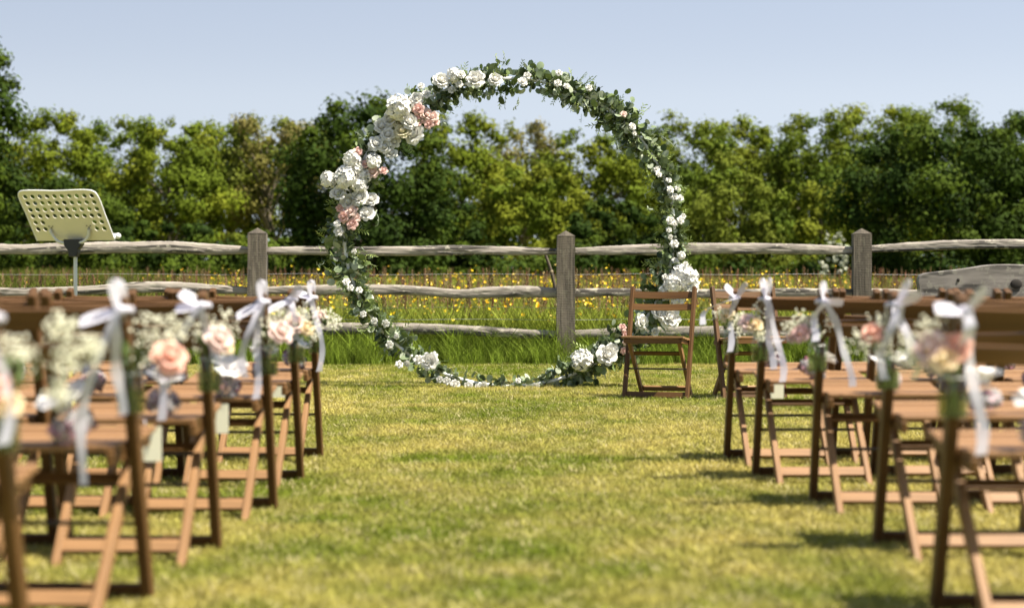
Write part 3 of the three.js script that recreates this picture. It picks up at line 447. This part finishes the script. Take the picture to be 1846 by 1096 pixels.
// ---------------------------------------------------------------- music stand
{
  const d = 11.1, p0 = P(137, CY, d), s = thing('music_stand', V(p0.x, 0, -d), 0, 'white music stand with a perforated tray, seen from behind at the left', 'music stand');
  const desk = new THREE.Group(); desk.name = 'desk'; s.add(desk); desk.position.set(0, EYE + (CY - 433) / F * d, 0.02); desk.rotation.set(0, -0.36, 0);
  // the tray leans towards the camera at its top; x right, y up the tray
  const w = 0.515, h = 0.335, sh = new THREE.Shape(), rc = 0.045;
  sh.moveTo(-w / 2, 0); sh.lineTo(w / 2, 0); sh.lineTo(w / 2, h - rc); sh.quadraticCurveTo(w / 2, h, w / 2 - rc, h); sh.lineTo(-w / 2 + rc * 0.5, h); sh.quadraticCurveTo(-w / 2, h, -w / 2, h - rc * 0.5); sh.closePath();
  for (let row = 0; row < 6; row++) for (let c = 0; c < 10; c++) { if (row > 3 && c > 1 && c < 8) continue; const hole = new THREE.Path(); hole.absellipse(-w / 2 + 0.038 + c * 0.0488, h - 0.036 - row * 0.044, 0.0145, 0.0145, 0, Math.PI * 2, true); sh.holes.push(hole); }
  const tilt = new THREE.Matrix4().makeRotationX(0.62);
  const panel = new THREE.ExtrudeGeometry(sh, { depth: 0.0025, bevelEnabled: false, curveSegments: 12 }).applyMatrix4(tilt);
  const dk = part(desk, 'tray', panel, std([0.70, 0.65, 0.51], { roughness: 0.45 }));  // white tray; yellow light bounced off the grass is put into its colour
  const edge = [[-w / 2, 0], [-w / 2, h * 0.5], [-w / 2, h - 0.02], [-w / 2 + 0.02, h], [0, h], [w / 2 - 0.045, h], [w / 2 - 0.012, h - 0.012], [w / 2, h - 0.045], [w / 2, h * 0.5], [w / 2, 0]].map(([x, y]) => V(x, y, 0.0015).applyMatrix4(tilt));
  part(dk, 'rim', tube(edge, 0.005, 90, 6), whitePaint);
  part(dk, 'ledge', new THREE.BoxGeometry(w, 0.006, 0.06).translate(0, 0, -0.03).applyMatrix4(tilt), whitePaint);
  part(dk, 'ledge_knob', new THREE.SphereGeometry(0.017, 14, 10).translate(w / 2 + 0.016, 0.012, -0.02).applyMatrix4(tilt), whitePaint);
  for (const sx of [-1, 1]) {
    part(s, 'arm', tube([V(sx * 0.045, desk.position.y - 0.018, 0.05), V(sx * 0.085, desk.position.y - 0.008, 0.055), V(sx * 0.115, desk.position.y + 0.02, 0.058), V(sx * 0.13, desk.position.y + 0.06, 0.075)].map((p) => p.applyAxisAngle(V(0, 1, 0), -0.36)), 0.0095, 14, 8), std([0.6, 0.6, 0.57], { roughness: 0.35 }));
    for (let k = 0; k < 3; k++) part(dk, 'rivet', new THREE.SphereGeometry(0.0035, 8, 6).translate(sx * 0.125 + (k - 1) * 0.012, 0.1 + (k === 1 ? -0.01 : 0), 0.006).applyMatrix4(tilt), blackPlastic);
  }
  const cl = new THREE.Shape(); cl.moveTo(-0.052, 0.03); cl.lineTo(0.05, 0.03); cl.lineTo(0.05, 0.005); cl.lineTo(0.028, -0.022); cl.lineTo(0.026, -0.045); cl.lineTo(0.02, -0.062); cl.lineTo(-0.02, -0.062); cl.lineTo(-0.026, -0.03); cl.lineTo(-0.05, 0.0); cl.closePath();
  part(s, 'clamp', new THREE.ExtrudeGeometry(cl, { depth: 0.035, bevelEnabled: true, bevelThickness: 0.004, bevelSize: 0.004, bevelSegments: 2 }).rotateY(-0.2).translate(0, desk.position.y - 0.03, 0.03), blackPlastic);
  const py = desk.position.y - 0.06;
  part(s, 'pole', new THREE.CylinderGeometry(0.0105, 0.0105, py - 0.5, 14).translate(0, (py + 0.5) / 2, 0.03), std([0.6, 0.62, 0.58], { roughness: 0.3 }));
  part(s, 'sleeve', new THREE.CylinderGeometry(0.014, 0.014, 0.38, 14).translate(0, 0.35, 0.03), whitePaint);
  part(s, 'collar', new THREE.CylinderGeometry(0.019, 0.019, 0.05, 14).translate(0, 0.53, 0.03), blackPlastic);
  for (let k = 0; k < 3; k++) { const a = k * 2.094 + 0.35, f = part(s, 'tripod_leg', tube([V(0, 0.2, 0.03), V(Math.cos(a) * 0.12, 0.12, 0.03 + Math.sin(a) * 0.12), V(Math.cos(a) * 0.26, 0.015, 0.03 + Math.sin(a) * 0.26)], 0.009, 10, 7), whitePaint); part(f, 'rubber_foot', new THREE.SphereGeometry(0.014, 10, 8).translate(Math.cos(a) * 0.265, 0.012, 0.03 + Math.sin(a) * 0.265), blackPlastic); }
}

// ---------------------------------------------------------------- folding chairs (they face -Z; the back leans to +Z)
const WID = 0.225, FOOT = -0.17, LEAN = 0.27, HT = 0.79;
const backZ = (y) => FOOT + LEAN * y / HT;
function makeChair() {
  const c = thing('folding_chair', V(0, 0, 0), 0, '', 'chair');
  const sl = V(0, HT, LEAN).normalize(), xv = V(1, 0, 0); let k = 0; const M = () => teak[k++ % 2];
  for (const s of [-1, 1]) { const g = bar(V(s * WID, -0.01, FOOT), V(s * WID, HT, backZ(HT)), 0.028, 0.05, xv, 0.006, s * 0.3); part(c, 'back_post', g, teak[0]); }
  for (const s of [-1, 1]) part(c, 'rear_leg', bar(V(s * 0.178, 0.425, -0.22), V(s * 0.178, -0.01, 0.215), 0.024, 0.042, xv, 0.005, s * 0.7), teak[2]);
  // two backrest slats, gently bowed
  for (const [y, hh] of [[0.735, 0.05], [0.650, 0.045]]) {
    const g = new THREE.BoxGeometry(0.422, hh, 0.014, 10, 1, 1), p = g.attributes.position, n = g.attributes.normal, q = g.attributes.uv;
    for (let i = 0; i < p.count; i++) { q.setXY(i, p.getX(i) + y * 3, p.getY(i) + y); p.setZ(i, p.getZ(i) + 0.014 * (1 - Math.pow(p.getX(i) / 0.21, 2))); }
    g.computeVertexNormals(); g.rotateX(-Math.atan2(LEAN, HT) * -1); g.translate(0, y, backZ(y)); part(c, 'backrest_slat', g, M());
  }
  const seatY = (z) => lerp(0.444, 0.420, (z + 0.27) / 0.40);
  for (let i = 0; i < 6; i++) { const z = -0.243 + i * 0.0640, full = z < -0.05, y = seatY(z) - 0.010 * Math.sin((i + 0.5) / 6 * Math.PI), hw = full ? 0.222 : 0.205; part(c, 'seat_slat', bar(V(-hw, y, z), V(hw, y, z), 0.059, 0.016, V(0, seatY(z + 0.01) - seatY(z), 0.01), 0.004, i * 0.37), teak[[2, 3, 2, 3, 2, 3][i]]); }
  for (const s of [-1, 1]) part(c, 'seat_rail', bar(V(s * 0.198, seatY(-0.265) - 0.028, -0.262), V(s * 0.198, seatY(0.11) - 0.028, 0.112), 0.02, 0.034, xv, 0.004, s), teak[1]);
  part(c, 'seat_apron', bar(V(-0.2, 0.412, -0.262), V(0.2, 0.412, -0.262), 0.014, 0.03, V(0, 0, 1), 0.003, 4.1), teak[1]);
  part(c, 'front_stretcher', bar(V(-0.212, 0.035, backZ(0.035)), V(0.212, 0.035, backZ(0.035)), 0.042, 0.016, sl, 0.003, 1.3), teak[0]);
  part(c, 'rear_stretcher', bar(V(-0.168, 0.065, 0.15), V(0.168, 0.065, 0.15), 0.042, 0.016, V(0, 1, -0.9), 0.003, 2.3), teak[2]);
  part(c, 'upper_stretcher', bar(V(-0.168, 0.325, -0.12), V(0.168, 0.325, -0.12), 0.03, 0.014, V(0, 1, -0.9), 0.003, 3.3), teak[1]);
  part(c, 'pivot_rod', new THREE.CylinderGeometry(0.006, 0.006, 0.44, 8).rotateZ(Math.PI / 2).translate(0, 0.215, backZ(0.215)), std([0.05, 0.035, 0.025], { roughness: 0.5 }));
  return c;
}
const chair0 = makeChair(); let used = false;
function placeChair(pos, turn, label, group) {
  let c = chair0;
  if (used) { c = chair0.clone(); c.name = numbered('folding_chair'); scene.add(c); }
  used = true; c.position.copy(pos); c.rotation.y = turn; c.userData = { label, category: 'chair', group }; return c;
}
// ribbon, jar and posy tied to the aisle post of a chair; s = which side of the chair the aisle is on
function ribbonFor(chair, s, i, where, look) {
  const r = rng(400 + i), o = thing('satin_ribbon', chair.localToWorld(V(s * WID, 0.752, backZ(0.752))), chair.rotation.y, `white satin ribbon bow ${where}`, 'ribbon', 'ribbons on the aisle chairs');
  const knot = new THREE.SphereGeometry(0.016, 10, 8); knot.scale(1, 0.9, 0.9); part(o, 'knot', knot.translate(0, 0, 0.03), satin);
  part(o, 'wrap', new THREE.TorusGeometry(0.03, 0.006, 6, 18).scale(0.75, 1.05, 1.5).rotateX(1.45).translate(0, 0, 0), satin);
  const loop = (ang, len, wid) => { const dir = V(Math.cos(ang), Math.sin(ang), 0.25), n = V(-Math.sin(ang), Math.cos(ang), 0.1), pts = []; for (let k = 0; k <= 14; k++) { const t = k / 14, a = t * 2 * Math.PI; pts.push(V(0, 0, 0.034).addScaledVector(dir, len * 0.5 * (1 - Math.cos(a))).addScaledVector(n, len * 0.12 * Math.sin(a) * Math.sin(t * Math.PI)).add(V(0, -0.25 * len * Math.pow(Math.sin(t * Math.PI), 2) * Math.max(0, Math.cos(ang) ** 2), 0.01 * Math.sin(a)))); } return strip(pts, () => wid, (k) => V(0.25 * Math.sin(k), 0.12, 1).addScaledVector(n, 0.75)); };
  part(o, 'loop', loop(look?.[0] ?? (1.2 + r() * 0.5), 0.068 + 0.02 * r(), 0.030), satin); part(o, 'loop', loop(look?.[1] ?? (2.9 + r() * 0.4), 0.065 + 0.03 * r(), 0.030), satin);
  for (let k = 0; k < 2; k++) {
    const len = (look?.[2 + k] ?? between(0.2, 0.32, r)), sx = (look?.[4 + k] ?? (k ? 1 : -1) * between(0.02, 0.07, r)), pts = [], ph = r() * 6; for (let q = 0; q <= 14; q++) { const t = q / 14; pts.push(V(sx * Math.sin(t * 1.7) + 0.012 * Math.sin(t * 7 + ph) * t, -len * t + 0.01 * Math.sin(t * 3), 0.045 + 0.02 * Math.sin(t * 5 + ph) + 0.01 * k)); }
    part(o, 'tail', strip(pts, (q) => 0.031 * (q > 13 ? 0.9 : 1 - 0.25 * Math.abs(Math.sin(q * 0.6 + ph))), (q) => V(1, 0.1, 0.5 * Math.sin(q * 0.5 + ph))), satin);
  }
  return o;
}
const jarGeo = new THREE.LatheGeometry([[0.001, 0], [0.028, 0], [0.034, 0.006], [0.035, 0.07], [0.033, 0.082], [0.027, 0.092], [0.027, 0.104]].map(([x, y]) => new THREE.Vector2(x, y)), 24);
const waterM = phy([0.50, 0.56, 0.34], { roughness: 0.05, transmission: 1, thickness: 0 });
function jarFor(chair, s, i, where) {
  const o = thing('glass_jar', chair.localToWorld(V(s * (WID + 0.015), 0.500, backZ(0.505) + 0.068)), chair.rotation.y, `small clear glass jar hung ${where}`, 'jar', 'hanging flower jars');
  part(o, 'glass', jarGeo, glass); part(o, 'rim', new THREE.TorusGeometry(0.0275, 0.0035, 8, 24).rotateX(Math.PI / 2).translate(0, 0.104, 0), glass);
  part(o, 'water', new THREE.CylinderGeometry(0.032, 0.032, 0.055, 20).translate(0, 0.033, 0), waterM);
  part(o, 'hanger', new THREE.TorusGeometry(0.03, 0.0022, 6, 22).rotateX(Math.PI / 2).translate(0, 0.096, 0), steel);
  part(o, 'wire', tube([V(0, 0.096, -0.03), V(-s * 0.005, 0.16, -0.015), V(-s * 0.008, 0.24, 0.045)], 0.0018, 10, 5), steel);
  return o;
}
function posyFor(chair, s, i, where, spec) {
  const r = rng(600 + i), o = thing('flower_posy', chair.localToWorld(V(s * (WID + 0.015), 0.510, backZ(0.505) + 0.068)), chair.rotation.y, `${spec.look} ${where}`, 'flowers', 'aisle posies');
  const green = leafMats[3], tips = [];
  for (let k = 0; k < 9; k++) { const a = r() * 6.28, tip = V(Math.cos(a) * 0.05 + s * 0.035, 0.14 + 0.05 * r(), Math.sin(a) * 0.04 + 0.01); tips.push(tip); part(o, 'stem', tube([V(Math.cos(a) * -0.018, 0.0, Math.sin(a) * -0.018), V(Math.cos(a) * 0.012, 0.09, Math.sin(a) * 0.012), tip], 0.0018, 6, 4), green); }
  spec.roses.forEach(([x, y, z, rad, c], k) => { const m = part(o, 'rose', FL[k % 2 ? 'peony' : 'rose'][(i + k) % 3], { p: petalPeach, b: petalBlush, l: petalLemon, k: petalPink }[c]); m.position.set(x * s, y, z); m.quaternion.setFromUnitVectors(V(0, 0, 1), V(0.4 * s + gauss(r) * 0.3, 0.55, 0.8).normalize()); m.scale.setScalar(rad * 1.2); });
  // baby's breath: sprays of tiny white double flowers
  const bits = [], base = new THREE.IcosahedronGeometry(1, 0); base.setIndex([...Array(base.attributes.position.count).keys()]);
  for (const [x, y, z, rad] of spec.gyp) for (let k = 0; k < 70; k++) { const n = V(gauss(r), gauss(r), gauss(r)).normalize().multiplyScalar(rad * 1.3 * Math.pow(r(), 0.55)), q = base.clone(); q.scale(1, 0.8, 1).rotateX(r() * 6).scale(...Array(3).fill(between(0.0028, 0.0052, r))).translate(x * s + n.x, y + n.y, z + n.z); bits.push(q); }
  part(o, 'gypsophila', mergeGeometries(bits), std([0.72, 0.70, 0.54], { roughness: 0.8 }), 'stuff');
  for (let k = 0; k < 8; k++) { const l = part(o, 'leaf', leafGeo, leafMats[[3, 0, 2][k % 3]]); l.position.set(s * 0.02 + gauss(r) * 0.02, 0.11 + 0.03 * r(), 0.02 + gauss(r) * 0.02); l.rotation.set(gauss(r) * 1.2, r() * 6, gauss(r) * 1.4); l.scale.set(0.03, 0.05, 0.03); }
  return o;
}
const bagM = std([0.85, 0.83, 0.82], { transparent: true, opacity: 0.22, roughness: 0.6 }), mauve = [std([0.16, 0.045, 0.07]), std([0.30, 0.15, 0.18]), std([0.08, 0.025, 0.04])], frillM = phy([0.80, 0.775, 0.75], { roughness: 0.7, transmission: 0.3, thickness: 0, specularIntensity: 0.3 }), ribM = satin;
function bagAt(pos, turn, i, where) {
  const r = rng(800 + i), o = thing('confetti_bag', pos, turn, `sheer white bag of mauve petals ${where}`, 'confetti bag', 'confetti bags on the seats');
  const prof = [[0.001, 0], [0.03, 0.001], [0.042, 0.012], [0.045, 0.026], [0.036, 0.045], [0.017, 0.058], [0.010, 0.064], [0.02, 0.074], [0.034, 0.088], [0.042, 0.098]], g = new THREE.LatheGeometry(prof.map(([x, y]) => new THREE.Vector2(x, y)), 26), p = g.attributes.position;
  for (let k = 0; k < p.count; k++) { const y = p.getY(k), a = Math.atan2(p.getZ(k), p.getX(k)), f = 1 + 0.24 * Math.sin(a * 7 + i) * sstep(y, 0.03, 0.09) + 0.25 * (noise(a * 1.5 + 9, y * 50 + i) - 0.5); p.setX(k, p.getX(k) * f * 1.1); p.setZ(k, p.getZ(k) * f * 0.85); }
  g.computeVertexNormals(); const lay = new THREE.Matrix4().makeRotationZ(between(-0.9, 0.9, r)).setPosition(0, 0.012, 0);
  part(o, 'pouch', g.clone().applyMatrix4(lay), bagM);
  const fr = []; for (let k = 0; k < 9; k++) { const a = k * 0.698 + r() * 0.3, c = V(Math.cos(a), 0, Math.sin(a)), ln = between(0.03, 0.05, r); fr.push(strip([V(0, 0.062, 0).addScaledVector(c, 0.008), V(0, 0.062 + ln * 0.55, 0).addScaledVector(c, 0.02), V(0, 0.062 + ln * 0.75, 0).addScaledVector(c, 0.02 + ln * 0.7)], (i) => [0.01, 0.028, 0.036][i], () => V(-c.z, 0.3 * Math.sin(k * 2), c.x))); }
  part(o, 'ruffle', mergeGeometries(fr).applyMatrix4(lay), frillM);
  const bits = [[], [], []]; for (let k = 0; k < 80; k++) { const a = r() * 6.28, q = Math.pow(r(), 0.3) * 0.042, y = 0.006 + 0.036 * r(), t = new THREE.TetrahedronGeometry(0.012); t.scale(1, 0.5, 1.3).rotateY(r() * 6).rotateX(r() * 6).translate(Math.cos(a) * q, y, Math.sin(a) * q * 0.75).applyMatrix4(lay); bits[k % 3].push(t); }
  o.scale.setScalar(1.25);
  bits.forEach((b, k) => part(o, 'dried_petals', mergeGeometries(b), mauve[k], 'stuff'));
  part(o, 'drawstring', new THREE.TorusGeometry(0.012, 0.003, 6, 14).rotateX(Math.PI / 2).translate(0, 0.064, 0).applyMatrix4(lay), ribM);
  return o;
}
const seatTop = (c, x, z) => c.localToWorld(V(x, lerp(0.444, 0.420, (z + 0.27) / 0.40) + 0.002, z));
const rowsL = [   // aisle-side foot: [X, distance] of the outer post, number of chairs
  { x: -0.888, d: 8.98, n: 3, gap: [0, 0.66, 1.29] }, { x: -0.862, d: 7.91, n: 3, gap: [0, 0.50, 1.0] }, { x: -0.848, d: 6.90, n: 3, gap: [0, 0.5, 1.0] }, { x: -0.892, d: 5.86, n: 2, gap: [0, 0.5] }, { x: -0.925, d: 4.93, n: 1, gap: [0] }, { x: -0.965, d: 3.86, n: 1, gap: [0] }];
const rowsR = [{ x: 0.985, d: 8.9, n: 3, gap: [0, 0.5, 1.0] }, { x: 1.01, d: 8.05, n: 3, gap: [0, 0.5, 1.0] }, { x: 1.105, d: 7.12, n: 2, gap: [0, 0.5] }, { x: 1.125, d: 5.97, n: 1, gap: [0] }, { x: 1.04, d: 4.76, n: 1, gap: [0] }];
const posies = {
  L: [
    { look: 'small posy of one blush rose and white blossom', roses: [[0.02, 0.155, 0.02, 0.03, 'b']], gyp: [[0.06, 0.15, 0.02, 0.035], [0.085, 0.13, 0.02, 0.03], [0.0, 0.165, 0.0, 0.03]] },
    { look: 'round posy with a peach rose', roses: [[0.0, 0.15, 0.05, 0.04, 'b'], [0.045, 0.13, 0.04, 0.03, 'l']], gyp: [[-0.03, 0.17, 0.01, 0.04], [0.03, 0.185, 0.0, 0.04], [0.06, 0.12, 0.02, 0.04]] },
    { look: 'posy with a pale pink rose in white', roses: [[0.05, 0.14, 0.045, 0.038, 'b']], gyp: [[0.0, 0.17, 0.02, 0.045], [0.05, 0.18, 0.0, 0.045], [0.02, 0.12, 0.03, 0.04]] },
    { look: 'posy with a soft pink rose at right', roses: [[0.035, 0.145, 0.045, 0.037, 'b'], [0.055, 0.12, 0.04, 0.02, 'l']], gyp: [[-0.02, 0.16, 0.02, 0.05], [0.04, 0.185, 0.0, 0.045]] },
    { look: 'full posy with one low salmon rose', roses: [[0.105, 0.13, 0.05, 0.037, 'p'], [0.10, 0.10, 0.05, 0.022, 'b']], gyp: [[0.06, 0.185, 0.0, 0.05], [0.105, 0.185, 0.0, 0.045], [0.06, 0.145, 0.02, 0.045]] },
    { look: 'big posy with coral and lemon roses', roses: [[-0.005, 0.12, 0.05, 0.038, 'p'], [0.025, 0.082, 0.05, 0.024, 'l']], gyp: [[-0.01, 0.18, 0.0, 0.035], [0.03, 0.17, -0.02, 0.032], [0.105, 0.225, -0.02, 0.03], [0.115, 0.16, -0.02, 0.028], [0.105, 0.10, -0.02, 0.024], [0.155, 0.185, -0.03, 0.026]] },
  ],
  R: [
    { look: 'sparse trailing posy of one peach rose', roses: [[0.02, 0.165, 0.03, 0.03, 'l']], gyp: [[0.05, 0.17, 0.01, 0.035], [0.0, 0.13, 0.02, 0.035], [-0.03, 0.105, 0.0, 0.035]] },
    { look: 'posy of a large two tone pink rose', roses: [[0.055, 0.15, 0.03, 0.034, 'b'], [0.03, 0.14, 0.04, 0.03, 'l']], gyp: [[0.0, 0.19, 0.0, 0.035], [0.0, 0.1, 0.02, 0.025], [0.075, 0.165, 0.0, 0.025]] },
    { look: 'posy of a dusky pink rose', roses: [[0.06, 0.13, 0.03, 0.032, 'k'], [0.085, 0.12, 0.0, 0.025, 'b']], gyp: [[0.0, 0.16, 0.02, 0.04], [0.05, 0.17, 0.0, 0.04], [0.09, 0.145, -0.01, 0.03]] },
    { look: 'posy of a deep pink rose and grey blossom', roses: [[0.05, 0.16, 0.03, 0.03, 'p']], gyp: [[0.075, 0.13, 0.02, 0.045], [0.02, 0.19, 0.0, 0.04], [0.03, 0.13, 0.03, 0.035], [-0.01, 0.2, -0.01, 0.03]] },
    { look: 'wide posy of pink and peach roses', roses: [[0.06, 0.155, 0.03, 0.038, 'b'], [0.01, 0.15, 0.045, 0.04, 'p'], [0.035, 0.13, 0.06, 0.03, 'l']], gyp: [[0.1, 0.15, 0.0, 0.035], [0.05, 0.195, 0.0, 0.04], [0.09, 0.115, 0.01, 0.03]] },
  ],
};
let bagNo = 0;
const cardM = std([0.70, 0.67, 0.50], { roughness: 0.85 });
function layRow(side, i, row) {
  const L = side === 'L', s = L ? 1 : -1, turn = L ? -0.015 : 0.015, sideName = L ? 'left' : 'right', nth = `${ordinals[i]} row from the arch`;
  for (let k = 0; k < row.n; k++) {
    const r = rng(50 + i * 10 + k + (L ? 0 : 500)), a = turn + gauss(r) * 0.03, fx = row.x - s * row.gap[k], fd = row.d - (k ? gauss(r) * 0.05 : 0) + k * 0.05 * (L ? 1 : 0.3);
    // the aisle post's foot stands at (fx, -fd)
    const foot = V(s * WID, 0, FOOT).applyAxisAngle(V(0, 1, 0), a), pos = V(fx - foot.x, 0, -fd - foot.z);
    const seat = k === 0 ? 'on the aisle' : k === 1 ? 'second from the aisle' : 'third from the aisle';
    const c = placeChair(pos, a, `brown wooden folding chair ${seat}, ${sideName} side, ${nth}`, 'guest chairs facing the arch'); c.updateMatrixWorld(true);
    if (k === 0) {
      const where = `on the ${sideName} aisle chair, ${nth}`;
      ribbonFor(c, s, i + (L ? 0 : 20), where, looks[side][i]); jarFor(c, s, i, where); posyFor(c, s, i + (L ? 0 : 20), `on the ${sideName} aisle, ${ordinals[i]} row`, posies[side][i]);
    }
    if (k === 0 && (L ? [0, 2, 3] : [0]).includes(i)) {   // a cream card hanging under the back edge of the seat
      const o = thing('cream_card', c.localToWorld(V(L ? 0.06 : -0.06, 0.345, 0.118)), a, `pale cream card hanging below the ${sideName} aisle seat, ${nth}`, 'card', 'cream cards under the seats');
      part(o, 'sheet', bar(V(0, -0.04, 0), V(0, 0.06, 0), 0.10, 0.003, V(1, 0, 0), 0), cardM); part(o, 'tie', tube([V(0, 0.058, 0), V(0.003, 0.07, 0.002), V(0, 0.078, -0.004)], 0.002, 6, 5), satin);
    }
    if (i < (L ? 5 : 5)) { const bx = L ? 0.13 - 0.04 * r() : -0.05 + 0.12 * r(), bz = 0.05; bagAt(seatTop(c, bx, bz), a + r() * 6, bagNo++, `${sideName} side, ${ordinals[i]} row, ${seat}`); }
  }
}
const looks = { L: [[1.5, 2.6, 0.1, 0.33, -0.03, 0.05], [0.9, 3.4, 0.14, 0.16, 0.0, 0.03], [1.5, 3.5, 0.33, 0.26, -0.02, -0.06], [2.4, 3.0, 0.33, 0.15, -0.12, 0.03], [1.6, 3.2, 0.42, 0.25, -0.10, 0.0], null],
  R: [[1.0, 2.2, 0.24, 0.12, -0.03, -0.16], [1.75, 1.4, 0.28, 0.33, 0.02, 0.06], [1.6, 0.2, 0.3, 0.14, 0.09, -0.04], [1.15, 0.6, 0.22, 0.15, -0.04, 0.03], [0.9, 2.8, 0.33, 0.1, 0.03, 0.0]] };
rowsL.forEach((row, i) => layRow('L', i, row));
rowsR.forEach((row, i) => layRow('R', i, row));
// two chairs by the arch that face the guests
placeChair(V(1.055, 0, -13.75), Math.PI - 0.3, 'brown wooden folding chair facing the camera, in front of the right foot of the arch', 'chairs facing the guests');
placeChair(V(1.665, 0, -13.75), Math.PI + 0.22, 'brown wooden folding chair facing the camera, half hidden behind the right front row', 'chairs facing the guests');
chair0.updateMatrixWorld(true);

renderer.render(scene, camera);
